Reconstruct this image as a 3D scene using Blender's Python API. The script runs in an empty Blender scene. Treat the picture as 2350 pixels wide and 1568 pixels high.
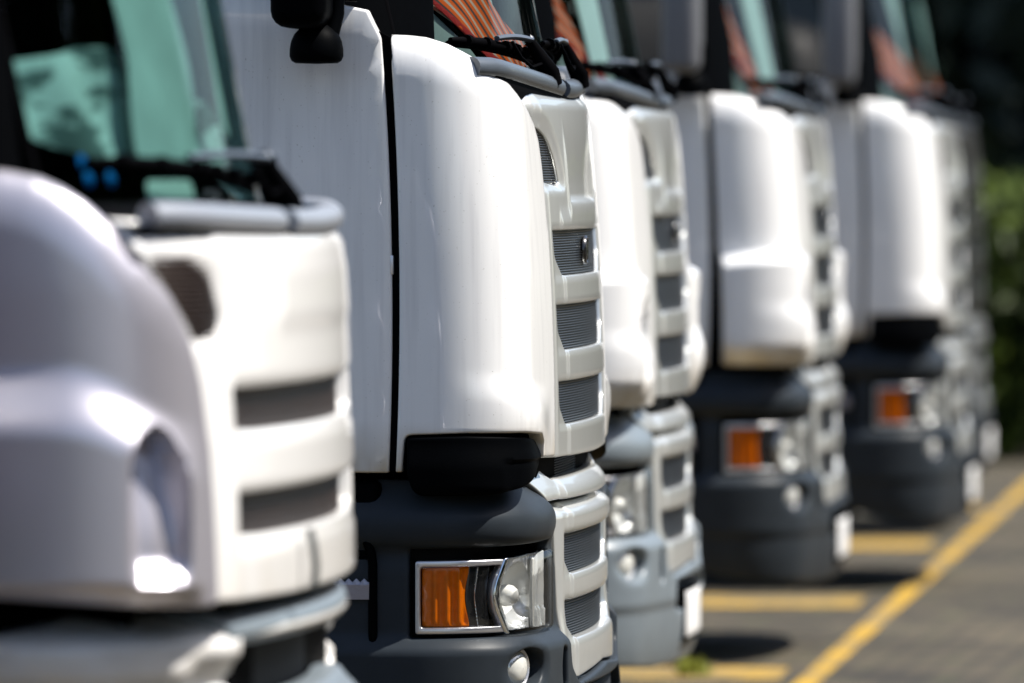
import bpy, bmesh, math, random
import numpy as np
from mathutils import Vector, geometry, noise
PI = math.pi
rnd = random.Random(7)
C = bpy.context.scene.collection
scn = bpy.context.scene

# ------------------------------------------------------------------ camera, world, sun, exposure
cam_d = bpy.data.cameras.new("camera"); cam = bpy.data.objects.new("camera", cam_d); C.objects.link(cam)
F = 19700.0                                   # focal length in units of the 2350 px wide photo
cam_d.sensor_width = 36; cam_d.lens = F/2350*36
cam.location = (0, 0, 1.97)
TH = math.atan(2025/F); PH = math.atan(419/F*math.cos(TH))
cam.rotation_euler = (PI/2-PH, 0, TH)
cam_d.clip_start = .5; cam_d.clip_end = 900
cam_d.dof.use_dof = True; cam_d.dof.focus_distance = 22.35; cam_d.dof.aperture_fstop = 2.8
scn.camera = cam

SUN_EL, SUN_AZ = math.radians(58), math.radians(4)     # azimuth measured from +X towards +Y
w = bpy.data.worlds.new("World"); scn.world = w; w.use_nodes = True
nt = w.node_tree; sky = nt.nodes.new('ShaderNodeTexSky'); sky.sky_type = 'NISHITA'; sky.sun_disc = False
sky.sun_elevation = SUN_EL; sky.sun_rotation = PI/2-SUN_AZ; sky.air_density = 1.0; sky.dust_density = 1.5
bg = nt.nodes['Background']; nt.links.new(sky.outputs[0], bg.inputs[0]); bg.inputs[1].default_value = .092
sd = bpy.data.lights.new("sun", 'SUN'); so = bpy.data.objects.new("sun", sd); C.objects.link(so)
sd.energy = 4.8; sd.angle = math.radians(.53); sd.color = (1, .955, .88)
dirn = Vector((math.cos(SUN_EL)*math.cos(SUN_AZ), math.cos(SUN_EL)*math.sin(SUN_AZ), math.sin(SUN_EL)))
so.rotation_euler = dirn.to_track_quat('Z', 'Y').to_euler()
scn.view_settings.view_transform = 'Standard'; scn.view_settings.look = 'None'
scn.view_settings.exposure = .92; scn.view_settings.gamma = 1
try:
    scn.cycles.max_bounces = 10; scn.cycles.transparent_max_bounces = 16; scn.cycles.caustics_reflective = False
    scn.cycles.sample_clamp_indirect = 6
except Exception: pass

# ------------------------------------------------------------------ materials
M = {}
def mat(name, col=(.5,.5,.5), rough=.5, metal=0, coat=0, spec=.5, nz=0, nscale=8, dirt=0, bump=0, bscale=200, streak=0, speck=False):
    m = bpy.data.materials.new(name); m.use_nodes = True; t = m.node_tree; L = t.links
    b = t.nodes['Principled BSDF']; b.inputs['Roughness'].default_value = rough; b.inputs['Metallic'].default_value = metal
    b.inputs['Coat Weight'].default_value = coat; b.inputs['Coat Roughness'].default_value = .04
    b.inputs['Specular IOR Level'].default_value = spec
    c = (*col, 1)
    b.inputs['Base Color'].default_value = c
    tc = t.nodes.new('ShaderNodeTexCoord')
    last = None
    def mixc(fac, colB, A):
        mx = t.nodes.new('ShaderNodeMix'); mx.data_type = 'RGBA'
        L.new(fac, mx.inputs[0])
        if A is None: mx.inputs[6].default_value = c
        else: L.new(A, mx.inputs[6])
        mx.inputs[7].default_value = (*colB, 1); return mx.outputs[2]
    def ns(scale, vec, lo, hi, mul, det=3):
        mp = t.nodes.new('ShaderNodeMapping'); mp.inputs['Scale'].default_value = vec; L.new(tc.outputs['Object'], mp.inputs[0])
        n = t.nodes.new('ShaderNodeTexNoise'); n.inputs['Scale'].default_value = scale; n.inputs['Detail'].default_value = det; L.new(mp.outputs[0], n.inputs[0])
        r = t.nodes.new('ShaderNodeMapRange'); r.inputs[1].default_value = lo; r.inputs[2].default_value = hi; r.inputs[4].default_value = mul
        L.new(n.outputs[0], r.inputs[0]); return r.outputs[0]
    if nz: last = mixc(ns(nscale, (1,1,1), .35, .75, nz), tuple(x*.45 for x in col), last)
    if streak: last = mixc(ns(34, (1,1,.05), .5, .72, streak), (col[0]*.62, col[1]*.62, col[2]*.64), last)
    if speck: last = mixc(ns(170, (1,1,1), .735, .78, .45, 1), (.22,.20,.16), last)
    if dirt:
        sx = t.nodes.new('ShaderNodeSeparateXYZ'); L.new(tc.outputs['Object'], sx.inputs[0])
        r = t.nodes.new('ShaderNodeMapRange'); r.inputs[1].default_value = 1.30; r.inputs[2].default_value = 1.14; r.inputs[4].default_value = dirt; L.new(sx.outputs[2], r.inputs[0])
        mm = t.nodes.new('ShaderNodeMath'); mm.operation = 'MULTIPLY'; L.new(r.outputs[0], mm.inputs[0]); L.new(ns(9, (1,1,.4), .3, .6, 1), mm.inputs[1])
        last = mixc(mm.outputs[0], (.42,.33,.19), last)
    if last is not None: L.new(last, b.inputs['Base Color'])
    if bump:
        n = t.nodes.new('ShaderNodeTexNoise'); n.inputs['Scale'].default_value = bscale; n.inputs['Detail'].default_value = 2; L.new(tc.outputs['Object'], n.inputs[0])
        bp = t.nodes.new('ShaderNodeBump'); bp.inputs['Strength'].default_value = bump; bp.inputs['Distance'].default_value = .002; L.new(n.outputs[0], bp.inputs['Height']); L.new(bp.outputs[0], b.inputs['Normal'])
    M[name] = m; return m
mat('white_paint', (.85,.85,.85), .30, coat=.8, streak=.34, dirt=.8, nz=.12, nscale=2.2, speck=True)
mat('clean_white_paint', (.82,.81,.80), .3, coat=.7, dirt=.2)
mat('shaded_white_paint', (.54,.52,.58), .34, metal=.62, coat=.25)  # white deflector toned darker and mauve: its side's shade put into the colour
mat('light_grey_plastic', (.24,.26,.30), .35)
mat('mesh_dark', (.050,.032,.026), .4, metal=.4, nz=.8, nscale=5)
mat('silver_paint', (.74,.755,.74), .30, metal=.6, coat=.6, nz=.06, nscale=20)
mat('dark_paint', (.035,.022,.045), .25, coat=1)
mat('black_paint', (.012,.012,.014), .25, coat=.8)
mat('black_plastic', (.0012,.0015,.002), .5, spec=.015, nz=.3, nscale=30, bump=.15)
mat('rubber', (.002,.002,.0025), .6, spec=.01)
mat('grey_plastic', (.026,.032,.039), .40, spec=.10, nz=.25, nscale=14, bump=.12, bscale=500)
mat('pale_grey_plastic', (.16,.19,.215), .36, nz=.2, nscale=10, bump=.1, bscale=400)
mat('cowl_plastic', (.075,.09,.11), .30, bump=.1, bscale=600)
mat('mesh_metal', (.06,.065,.072), .32, metal=.6, nz=.35, nscale=9)
mat('mesh_back', (.006,.006,.007), .8)
mat('chrome', (.82,.84,.86), .07, metal=1)
mat('satin_metal', (.62,.62,.65), .32, metal=.85)
mat('tread_metal', (.33,.32,.37), .4, metal=.5, bump=.4, bscale=150)
mat('amber', (1.0,.20,.0), .22, spec=.2, nz=.25, nscale=60)
mat('reflector_metal', (.95,.96,.95), .22, metal=.35, coat=.7)
mat('bulb_glass', (.75,.74,.70), .12, coat=1)
mat('fog_glass', (.85,.85,.80), .12, metal=.3, coat=1)
mat('mid_silver', (.32,.33,.33), .33, metal=.5, coat=.5)
mat('tyre', (.018,.018,.018), .8, nz=.3)
mat('steel', (.25,.25,.26), .5, metal=.6)
mat('cabin_dark', (.006,.008,.008), .8, spec=.1)
mat('blue_disc', (.0,.22,.75), .5)
mat('dark_silver', (.07,.07,.07), .35, metal=.4, coat=.3)
mat('cabin_grey', (.09,.10,.10), .8, nz=.3)
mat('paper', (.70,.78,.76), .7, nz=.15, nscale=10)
mat('pale_cloth', (.58,.66,.64), .8, nz=.4, nscale=7)
mat('creased_cloth', (.66,.74,.72), .8)
mat('grey_cloth', (.32,.34,.34), .8, nz=.4, nscale=12)
mat('plate_white', (.80,.80,.80), .4)
mat('far_white', (.72,.74,.75), .35, coat=.5)
mat('mirror_grey', (.13,.135,.15), .35)
mat('bark', (.05,.04,.03), .9)
def leafmat(name, a, b_):
    m = mat(name, a, .55, spec=.3); t = m.node_tree; L = t.links; b = t.nodes['Principled BSDF']
    g = t.nodes.new('ShaderNodeNewGeometry'); r = t.nodes.new('ShaderNodeValToRGB')
    r.color_ramp.elements[0].color = (*a, 1); r.color_ramp.elements[1].color = (*b_, 1)
    L.new(g.outputs['Random Per Island'], r.inputs[0]); L.new(r.outputs[0], b.inputs['Base Color'])
leafmat('hedge_leaf', (.025,.045,.004), (.075,.11,.010))
leafmat('tree_leaf', (.004,.009,.005), (.014,.024,.009))
leafmat('pale_leaf', (.08,.12,.04), (.20,.24,.10))
leafmat('weed_leaf', (.16,.20,.02), (.36,.36,.05))
def crease():  # shade in the cloth folds painted as dark patches in the colour
    m = M['creased_cloth']; t = m.node_tree; L = t.links; b = t.nodes['Principled BSDF']
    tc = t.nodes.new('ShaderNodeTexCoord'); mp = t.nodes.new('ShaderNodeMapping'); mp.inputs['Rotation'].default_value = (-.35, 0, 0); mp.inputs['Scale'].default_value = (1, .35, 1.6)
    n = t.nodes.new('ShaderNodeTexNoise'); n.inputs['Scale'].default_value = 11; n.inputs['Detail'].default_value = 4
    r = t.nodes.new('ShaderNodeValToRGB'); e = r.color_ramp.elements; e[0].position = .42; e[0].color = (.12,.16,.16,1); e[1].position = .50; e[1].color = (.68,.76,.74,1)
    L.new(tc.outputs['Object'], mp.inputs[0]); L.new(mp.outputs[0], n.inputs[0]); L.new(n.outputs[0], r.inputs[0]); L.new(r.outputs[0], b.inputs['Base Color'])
crease()
def orange_mat():  # striped orange reflection of the windscreen, painted on a sheet behind the glass
    m = mat('orange_reflection', (.85,.13,.02), .6); t = m.node_tree; L = t.links; b = t.nodes['Principled BSDF']
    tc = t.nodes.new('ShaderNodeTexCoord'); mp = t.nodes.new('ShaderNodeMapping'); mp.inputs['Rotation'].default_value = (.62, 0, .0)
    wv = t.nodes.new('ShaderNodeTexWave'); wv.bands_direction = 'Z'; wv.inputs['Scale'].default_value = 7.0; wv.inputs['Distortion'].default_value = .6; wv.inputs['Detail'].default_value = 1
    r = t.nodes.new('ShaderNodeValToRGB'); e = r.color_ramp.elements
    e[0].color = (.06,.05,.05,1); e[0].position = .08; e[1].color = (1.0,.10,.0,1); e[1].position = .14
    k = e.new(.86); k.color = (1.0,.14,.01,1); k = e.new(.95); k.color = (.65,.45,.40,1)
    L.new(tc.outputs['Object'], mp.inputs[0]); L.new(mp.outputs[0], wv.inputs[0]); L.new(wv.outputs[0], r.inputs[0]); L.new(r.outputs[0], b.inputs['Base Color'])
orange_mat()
mat('red_reflection', (.45,.012,.012), .6)
def glass(name, tint, refl=1.0, ior=1.5):
    m = bpy.data.materials.new(name); m.use_nodes = True; t = m.node_tree; t.nodes.clear(); L = t.links
    o = t.nodes.new('ShaderNodeOutputMaterial'); mx = t.nodes.new('ShaderNodeMixShader'); tr = t.nodes.new('ShaderNodeBsdfTransparent'); gl = t.nodes.new('ShaderNodeBsdfGlossy')
    tr.inputs[0].default_value = (*tint, 1); gl.inputs['Roughness'].default_value = .015
    fr = t.nodes.new('ShaderNodeFresnel'); fr.inputs[0].default_value = ior
    mu = t.nodes.new('ShaderNodeMath'); mu.operation = 'MULTIPLY'; mu.inputs[1].default_value = refl
    L.new(fr.outputs[0], mu.inputs[0]); L.new(mu.outputs[0], mx.inputs[0]); L.new(tr.outputs[0], mx.inputs[1]); L.new(gl.outputs[0], mx.inputs[2]); L.new(mx.outputs[0], o.inputs[0])
    M[name] = m
glass('windscreen_glass', (.78,.95,.92), .7)
glass('teal_windscreen', (.62,.88,.84), .7)
glass('clear_windscreen', (.86,.90,.90), .7)
glass('side_glass', (.30,.42,.40), 1)
glass('clear_cover', (.96,.97,.97), .6)

# ------------------------------------------------------------------ object helpers
def tag(o, label=None, cat=None, group=None, kind=None):
    if label: o['label'] = label
    if cat: o['category'] = cat
    if group: o['group'] = group
    if kind: o['kind'] = kind
    return o
def mesh_obj(name, verts, faces, material, parent=None, smooth=True):
    me = bpy.data.meshes.new(name); me.from_pydata([tuple(v) for v in verts], [], faces); me.update()
    if smooth: me.polygons.foreach_set('use_smooth', [True]*len(me.polygons))
    me.materials.append(M[material])
    o = bpy.data.objects.new(name, me); C.objects.link(o)
    if parent: o.parent = parent
    return o
def sharp(o, deg=35):
    me = o.data
    bm = bmesh.new(); bm.from_mesh(me)
    for e in bm.edges:
        if len(e.link_faces) == 2 and e.calc_face_angle(0) > math.radians(deg): e.smooth = False
    bm.to_mesh(me); bm.free(); return o
def empty(name, loc):
    o = bpy.data.objects.new(name, None); C.objects.link(o); o.location = loc; o.empty_display_size = .3; return o

def mkcurve(s1, s2, pf, x0, pe=PI/2):
    ds = .002; S = np.arange(0, 8, ds)
    t = np.clip((S-s1)/(s2-s1), 0, 1); t = t*t*(3-2*t)
    psi = np.where(S < s1, pf*S/s1, pf+(pe-pf)*t)
    X = x0-np.concatenate([[0], np.cumsum(np.sin(psi[:-1])*ds)]); Y = np.concatenate([[0], np.cumsum(np.cos(psi[:-1])*ds)])
    return S, X, Y, psi
class Wrap:
    def __init__(s, tab, lean=None, tumble=None, remap=None): s.t = tab; s.lean = lean; s.tum = tumble; s.rm = remap
    def __call__(s, a, z, h):
        a = np.asarray(a, float); z = np.asarray(z, float); h = np.asarray(h, float)+0*a
        S, X, Y, P = s.t; aa = np.abs(a)
        if s.rm: aa = np.interp(aa, s.rm[0], s.rm[1])
        sg = np.where(a < 0, -1., 1.)
        x = np.interp(aa, S, X); y = np.interp(aa, S, Y); p = np.interp(aa, S, P)
        if s.lean: x = x+s.lean(z)
        if s.tum: y = y+s.tum(z)*np.clip(aa-.5, 0, 1)
        return np.stack([x+np.cos(p)*h, sg*(y+np.sin(p)*h), z], -1)
def sst(x, a, b):
    t = np.clip((x-a)/(b-a), 0, 1); return t*t*(3-2*t)

def fillet(pts, r, n=5):
    out = []
    N = len(pts)
    for i, p in enumerate(pts):
        ri = p[2] if len(p) > 2 else r
        P = np.array(p[:2]); A = np.array(pts[i-1][:2]); B = np.array(pts[(i+1) % N][:2])
        if ri <= 0: out.append(P); continue
        a = A-P; b = B-P; la = np.linalg.norm(a); lb = np.linalg.norm(b)
        k = min(ri, la*.48, lb*.48); p0 = P+a/la*k; p1 = P+b/lb*k
        for j in range(n+1):
            t = j/n; out.append(p0*(1-t)**2+2*P*t*(1-t)+p1*t*t)
    return np.array(out)
def resample(poly, step):
    out = []
    for i in range(len(poly)):
        a = poly[i]; b = poly[(i+1) % len(poly)]; d = np.linalg.norm(b-a)
        if d < 1e-6: continue
        n = max(1, int(math.ceil(d/step)))
        for j in range(n): out.append(a+(b-a)*j/n)
    return np.array(out)
def inside(P, poly):
    x, y = P[:, 0], P[:, 1]; r = np.zeros(len(P), bool)
    a = poly; b = np.roll(poly, -1, 0)
    for (x0, y0), (x1, y1) in zip(a, b):
        if y0 == y1: continue
        c = ((y0 > y) != (y1 > y)) & (x < (x1-x0)*(y-y0)/(y1-y0)+x0); r ^= c
    return r
def dist(P, poly):
    a = poly; b = np.roll(poly, -1, 0); best = np.full(len(P), 1e9)
    for A, B in zip(a, b):
        ab = B-A; l = ab@ab
        if l < 1e-12: continue
        t = np.clip(((P-A)@ab)/l, 0, 1); q = P-(A+t[:, None]*ab); best = np.minimum(best, (q*q).sum(1))
    return np.sqrt(best)
def mir(half):                                  # half outline from the top centre outwards and down to the bottom centre
    return list(half)+[(-p[0],)+tuple(p[1:]) for p in reversed(half)]
def flip(poly): return [(-p[0],)+tuple(p[1:]) for p in reversed(poly)]

def panel(name, material, parent, W, outer, holes=(), step=.02, h=None, er=.006, th=.012, r=.006, esc=None, hth=None, deg=50):
    loops = [resample(fillet(outer, r), step)]+[resample(fillet(q, r), step) for q in holes]
    simp = [fillet(outer, r)]+[fillet(q, r) for q in holes]
    lo = loops[0].min(0); hi = loops[0].max(0)
    gx = np.arange(lo[0]+step*.5, hi[0], step); gz = np.arange(lo[1]+step*.5, hi[1], step)
    G = np.array([(x+(step*.5 if k % 2 else 0), z) for k, z in enumerate(gz) for x in gx])
    rr = [.18*er, .5*er, er]
    ring = []
    for lp in loops:
        t = np.roll(lp, -1, 0)-np.roll(lp, 1, 0); n = np.stack([-t[:, 1], t[:, 0]], 1); n /= np.linalg.norm(n, axis=1)[:, None]+1e-9
        for d in rr:
            for sg in (1, -1): ring.append(lp+n*d*sg)
    def ok(P, dm):
        k = inside(P, simp[0])
        for q in simp[1:]: k &= ~inside(P, q)
        d = np.full(len(P), 1e9)
        for q in simp: d = np.minimum(d, dist(P, q))
        return k & (d > dm), d
    allp = [p for lp in loops for p in lp]
    R = []
    for i, rg in enumerate(ring):
        d0 = rr[(i//2) % 3]; k, _ = ok(rg, d0*.93); R += list(rg[k])
    if len(G):
        k, _ = ok(G, er+step*.35); G = G[k]
    edges = []; o = 0
    for lp in loops:
        n = len(lp); edges += [(o+i, o+(i+1) % n) for i in range(n)]; o += n
    pts = allp+R+list(G)
    v, e, f, ov, oe, of = geometry.delaunay_2d_cdt([Vector((float(p[0]), float(p[1]))) for p in pts], edges, [], 0, 1e-5)
    V = np.array([(p.x, p.y) for p in v]); T = np.array([t for t in f if len(t) == 3])
    cen = V[T].mean(1); k = inside(cen, loops[0])
    for q in loops[1:]: k &= ~inside(cen, q)
    T = T[k]
    used = np.unique(T); idx = -np.ones(len(V), int); idx[used] = np.arange(len(used)); V = V[used]; T = idx[T]
    d = np.full(len(V), 1e9)
    for q in simp: d = np.minimum(d, dist(V, q))
    H = np.zeros(len(V)) if h is None else h(V[:, 0], V[:, 1])+np.zeros(len(V))
    ee = er
    u = np.clip(1-d/ee, 0, 1); H0 = H-er*(1-np.sqrt(np.clip(1-u*u, 0, 1)))
    if esc is not None: H0 = H0-esc(V[:, 0], V[:, 1], dist(V, simp[0]))
    P = W(V[:, 0], V[:, 1], H0)
    # orient
    tri = T.copy(); a = V[T[:, 1]]-V[T[:, 0]]; b = V[T[:, 2]]-V[T[:, 0]]; cr = a[:, 0]*b[:, 1]-a[:, 1]*b[:, 0]
    bad = cr < 0; tri[bad] = tri[bad][:, ::-1]
    faces = [tuple(int(i) for i in t) for t in tri]
    # flanges
    cnt = {}
    for t in faces:
        for i in range(3):
            e_ = (t[i], t[(i+1) % 3]); cnt[e_] = 1
    be = [e_ for e_ in cnt if (e_[1], e_[0]) not in cnt]
    bv = sorted({i for e_ in be for i in e_}); m = {i: len(P)+k for k, i in enumerate(bv)}
    bvn = np.array(bv)
    dep = np.full(len(bv), th)
    if hth is not None and len(simp) > 1:
        dh = np.full(len(bv), 1e9)
        for q in simp[1:]: dh = np.minimum(dh, dist(V[bvn], q))
        dep = np.where(dh < 1e-3, hth, th)
    P2 = W(V[bvn, 0], V[bvn, 1], H0[bvn]-dep)
    P = np.concatenate([P, P2]); faces += [(b_, a_, m[a_], m[b_]) for a_, b_ in be]
    ob = mesh_obj(name, P, faces, material, parent)
    return sharp(ob, deg)
def ribs(name, material, parent, W, s0, s1, z0, z1, h, pitch=.0066, amp=.009, ds=.03):
    n = max(2, int((z1-z0)/pitch)); ns = max(2, int(abs(s1-s0)/ds)); V = []; F_ = []
    S = np.linspace(s0, s1, ns+1); rows = []
    for i in range(n):
        z = z0+(z1-z0)*i/n; p = (z1-z0)/n
        rows += [(z, h-amp), (z+p*.50, h-amp), (z+p*.52, h-.001), (z+p*.75, h), (z+p*.98, h-.001)]
    for z, hh in rows: V.append(W(S, np.full(len(S), z), hh))
    V = np.concatenate(V); m = ns+1
    for i in range(len(rows)-1):
        for j in range(ns): F_.append((i*m+j, i*m+j+1, (i+1)*m+j+1, (i+1)*m+j))
    return mesh_obj(name, V, F_, material, parent, smooth=False)
def box(name, material, parent, lo, hi, bev=.01, seg=3):
    bm = bmesh.new(); bmesh.ops.create_cube(bm, size=1)
    for v in bm.verts: v.co = Vector([(lo[i]+hi[i])/2+v.co[i]*(hi[i]-lo[i]) for i in range(3)])
    if bev: bmesh.ops.bevel(bm, geom=bm.edges[:], offset=bev, segments=seg, affect='EDGES', profile=.5)
    me = bpy.data.meshes.new(name); bm.to_mesh(me); bm.free(); me.polygons.foreach_set('use_smooth', [True]*len(me.polygons)); me.materials.append(M[material])
    o = bpy.data.objects.new(name, me); C.objects.link(o)
    if parent: o.parent = parent
    return sharp(o, 40)
def tube_geo(pts, rad, n=10, flat=1.0):
    pts = [Vector(p) for p in pts]; V = []; F_ = []
    if not hasattr(rad, '__len__'): rad = [rad]*len(pts)
    for i, p in enumerate(pts):
        t = (pts[min(i+1, len(pts)-1)]-pts[max(i-1, 0)]).normalized()
        up = Vector((0, 0, 1)) if abs(t.z) < .9 else Vector((1, 0, 0))
        a = t.cross(up).normalized(); b = a.cross(t).normalized()
        for k in range(n):
            q = 2*PI*k/n; V.append(p+(a*math.cos(q)+b*math.sin(q)*flat)*rad[i])
    for i in range(len(pts)-1):
        for k in range(n): F_.append((i*n+k, i*n+(k+1) % n, (i+1)*n+(k+1) % n, (i+1)*n+k))
    F_.append(tuple(reversed(range(n)))); F_.append(tuple(range((len(pts)-1)*n, len(pts)*n)))
    return V, F_
def tube(name, material, parent, segs, n=10):
    V = []; F_ = []
    for s in segs:
        v, f = tube_geo(s[0], s[1], n, *(s[2:]))
        o = len(V); V += v; F_ += [tuple(i+o for i in q) for q in f]
    return sharp(mesh_obj(name, V, F_, material, parent), 50)
def lathe(name, material, parent, prof, origin, axis, n=40):
    ax = Vector(axis).normalized(); u = ax.orthogonal().normalized(); v = ax.cross(u); V = []; F_ = []
    for r, h in prof:
        for k in range(n):
            q = 2*PI*k/n; V.append(Vector(origin)+ax*h+(u*math.cos(q)+v*math.sin(q))*r)
    for i in range(len(prof)-1):
        for k in range(n): F_.append((i*n+k, i*n+(k+1) % n, (i+1)*n+(k+1) % n, (i+1)*n+k))
    return sharp(mesh_obj(name, V, F_, material, parent), 40)
def children(o): return [c for c in bpy.data.objects if c.parent == o]
def copy_tree(o, parent=None, swap=None, skip=()):
    c = o.copy(); C.objects.link(c); c.parent = parent
    if c.type == 'MESH' and swap:
        for sl in c.material_slots:
            if sl.material and sl.material.name in swap:
                nm = swap[sl.material.name]; sl.link = 'OBJECT'; sl.material = M[nm]
    for ch in children(o):
        if ch.name.split('.')[0] in skip: continue
        copy_tree(ch, c, swap, skip)
    return c

# ------------------------------------------------------------------ lorry body curves (plan outline wrapped by |s|)
def mklean(z0, k, zr): return lambda z: -k*np.clip((z-z0)/zr, 0, 1.2)**2
def tilt(x): return x
G_TAB = mkcurve(.96, 1.36, .125, 0.0)
B_TAB = mkcurve(.88, 1.40, .14, .004)
P_TAB = mkcurve(.90, 1.42, .16, .015)
PB_TAB = mkcurve(.84, 1.45, .20, -.03)
WG = Wrap(G_TAB, mklean(1.2, .05, .95))
WB = Wrap(B_TAB, remap=([0, .61, .69, .76, .85, .98, 1.16, 1.36, 4.0], [0, .50, .585, .668, .76, .90, 1.138, 1.34, 3.98]))
WP = Wrap(P_TAB, mklean(1.1, .04, .9))
WPB = Wrap(PB_TAB)
def wind(zb, x0): return Wrap(mkcurve(.98, 1.34, .50, x0, PI/2), lambda z: -.20*(z-zb), lambda z: -.10*(z-zb))

def insert_mesh(parent, W, s0, s1, z0, z1, h, name='mesh_insert'):
    o = ribs(name, 'mesh_metal', parent, W, s0, s1, z0, z1, h)
    return o

def upper_cab(t, W, zc, doorz0, sd, wx0, roofz, seg_interior, pa=.0, white='white_paint', dd=0):
    """everything above and behind the front panels; zc = height of the windscreen foot, sd = s of the door's front edge"""
    S, X, Y, P = W.t; ymax = Y[-1]
    ww = wind(zc, wx0)
    # door and rear side on both sides
    zs = zc+.205-dd                                    # window sill
    xd = float(np.interp(sd, S, X))
    for sg in (-1, 1):
        sw = 1.02
        door = [(sd+.008, doorz0), (sd+.99, doorz0), (sd+.99, zs+.02), (sd+.35, zs+.02), (sd+.10, zs-.012), (sd-.010, zs-.035), (sd-.038, zc+.10, .01)]
        d = door if sg > 0 else flip(door)
        def hd(s, z): return .003*np.sin((z-doorz0)*3)-.006*sst(z, zs-.12, zs+.02)
        dp = panel('door', white, t, W, d, step=.05, er=.008, th=.03, h=hd)
        # handle
        hx = xd-.86; hz = zc-.28
        tube('door_handle', 'black_plastic', dp, [([(hx, sg*(ymax-.005), hz), (hx+.01, sg*(ymax+.025), hz), (hx+.17, sg*(ymax+.025), hz), (hx+.18, sg*(ymax-.005), hz)], .012)])
        # window with frame
        a0, a1 = xd-.07, xd-.97
        zz = zs+.62; dy = .055
        yb, yt = ymax-.012, ymax-.012-dy
        V = [(a0-.02, sg*yb, zs), (a1, sg*yb, zs+.03), (a1, sg*yt, zz), (a0-.20, sg*yt, zz)]
        mesh_obj('side_window', V, [(0, 1, 2, 3)], 'side_glass', dp)
        fr = [V[0], V[1], V[2], V[3], V[0]]
        tube('window_seal', 'rubber', dp, [([fr[i], fr[i+1]], .014) for i in range(4)], 8)
        # rear side wall + rear quarter
        rear = [(sd+1.0, doorz0+.02), (sd+1.62, doorz0+.02), (sd+1.62, zz), (sd+1.0, zz)]
        panel('side_panel', white, t, W, rear if sg > 0 else flip(rear), step=.1, er=.01, th=.02)
        # door seal strip: the dark gap
        gp = [(sd-.016, doorz0+.005), (sd+.018, doorz0+.005), (sd-.025, zc+.12), (sd-.062, zc+.10)]
        panel('door_seal', 'rubber', t, W, gp if sg > 0 else flip(gp), step=.05, er=.001, th=.002, h=lambda s, z: -.010+0*s)
        # A pillar cover
        ap = [(.925+pa, zc-.01), (.90+pa, zc+.05, .05), (.84+pa*1.2, zc+.25), (.86+pa*1.2, zc+.62), (1.52, zc+.66), (1.50, zc+.10), (1.46, zc+.0)]
        panel('pillar_cover', 'black_plastic', t, ww, ap if sg > 0 else flip(ap), step=.04, er=.008, th=.012, h=lambda s, z: .012+0*s)
        # interior wall behind the front panels keeps the cab closed
    x_r = xd-1.62
    zz = zs+.62
    box('cab_shell', 'far_white', t, (x_r-.04, -ymax+.03, doorz0+.05), (x_r, ymax-.03, roofz-.12), .01)
    # roof: stepped loft
    rings = []
    for z, ins in ((zz-.02, 0), (zz+.10, .01), (roofz-.22, .06), (roofz-.07, .16), (roofz, .36)):
        fx = wx0-.20*(z-zc)+.03
        ring = []
        for s in list(np.linspace(-1.30, 1.30, 27)):
            p = ww(np.array([s*(1-ins*.4)]), np.array([z]), np.array([.015-ins*.35]))[0]; ring.append(tuple(p))
        y1 = ring[-1][1]; ring += [(x_r+.1, y1, z), (x_r+ins*.5, y1-.05, z), (x_r+ins*.5, -y1+.05, z), (x_r+.1, -y1, z)]
        rings.append(ring)
    n = len(rings[0]); V = [p for r_ in rings for p in r_]; F_ = []
    for i in range(len(rings)-1):
        for k in range(n): F_.append((i*n+k, i*n+(k+1) % n, (i+1)*n+(k+1) % n, (i+1)*n+k))
    F_.append(tuple(range((len(rings)-1)*n, len(rings)*n)))
    sharp(mesh_obj('roof', V, F_, white, t), 50)
    # windscreen
    g = [(-1.05, zc+.0), (1.05, zc+.0), (1.09, zz-.01), (-1.09, zz-.01)]
    panel('windscreen', 'windscreen_glass', t, ww, g, step=.06, er=.001, th=.0005)
    sl = []
    for a, b in (((-1.06, zc-.005), (1.06, zc-.005)), ((-1.06, zc), (-1.10, zz)), ((1.06, zc), (1.10, zz)), ((-1.1, zz), (1.1, zz))):
        k = np.linspace(0, 1, 24); p = ww(a[0]+(b[0]-a[0])*k, a[1]+(b[1]-a[1])*k, .002); sl.append(([tuple(q) for q in p], .012))
    tube('windscreen_seal', 'rubber', t, sl, 8)
    # cabin: floor, dashboard, seats, back wall
    box('dashboard', 'cabin_dark', t, (wx0-.62, -ymax+.14, zc-.28), (wx0-.17, ymax-.14, zc-.03), .06)
    box('cabin_floor', 'cabin_dark', t, (x_r, -ymax+.06, doorz0+.06), (wx0-.2, ymax-.06, doorz0+.14), .01)
    for sg in (-1, 1):
        y = sg*.55
        st = box('seat', 'cabin_grey', t, (x_r+.25, y-.24, zc-.38), (x_r+.80, y+.24, zc-.22), .05)
        box('seat_back', 'cabin_grey', st, (x_r+.15, y-.24, zc-.25), (x_r+.30, y+.24, zc+.38), .05)
    seg_interior(t, ww, zc)
    return ww, xd, x_r, ymax

def chassis(t, xd, ymax, colr='steel'):
    for sg in (-1, 1):
        box('frame_rail', 'steel', t, (-5.6, sg*.43-.04, .72), (-.45, sg*.43+.04, .98), .01)
        for x in (-1.42, -5.0):
            wl = lathe('wheel', 'tyre', t, [(.30, -.14), (.46, -.15), (.50, -.11), (.50, .11), (.46, .15), (.30, .14)], (x, sg*1.02, .50), (0, 1, 0), 36)
            lathe('wheel_rim', 'steel', wl, [(.06, .10*sg), (.10, .14*sg), (.12, .06*sg), (.26, .04*sg), (.30, .13*sg), (.31, .14*sg)], (x, sg*1.02, .50), (0, 1, 0), 28)
    box('fuel_tank', 'satin_metal', t, (-3.9, -1.2, .45), (-2.5, -.7, 1.0), .12, 5)

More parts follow.
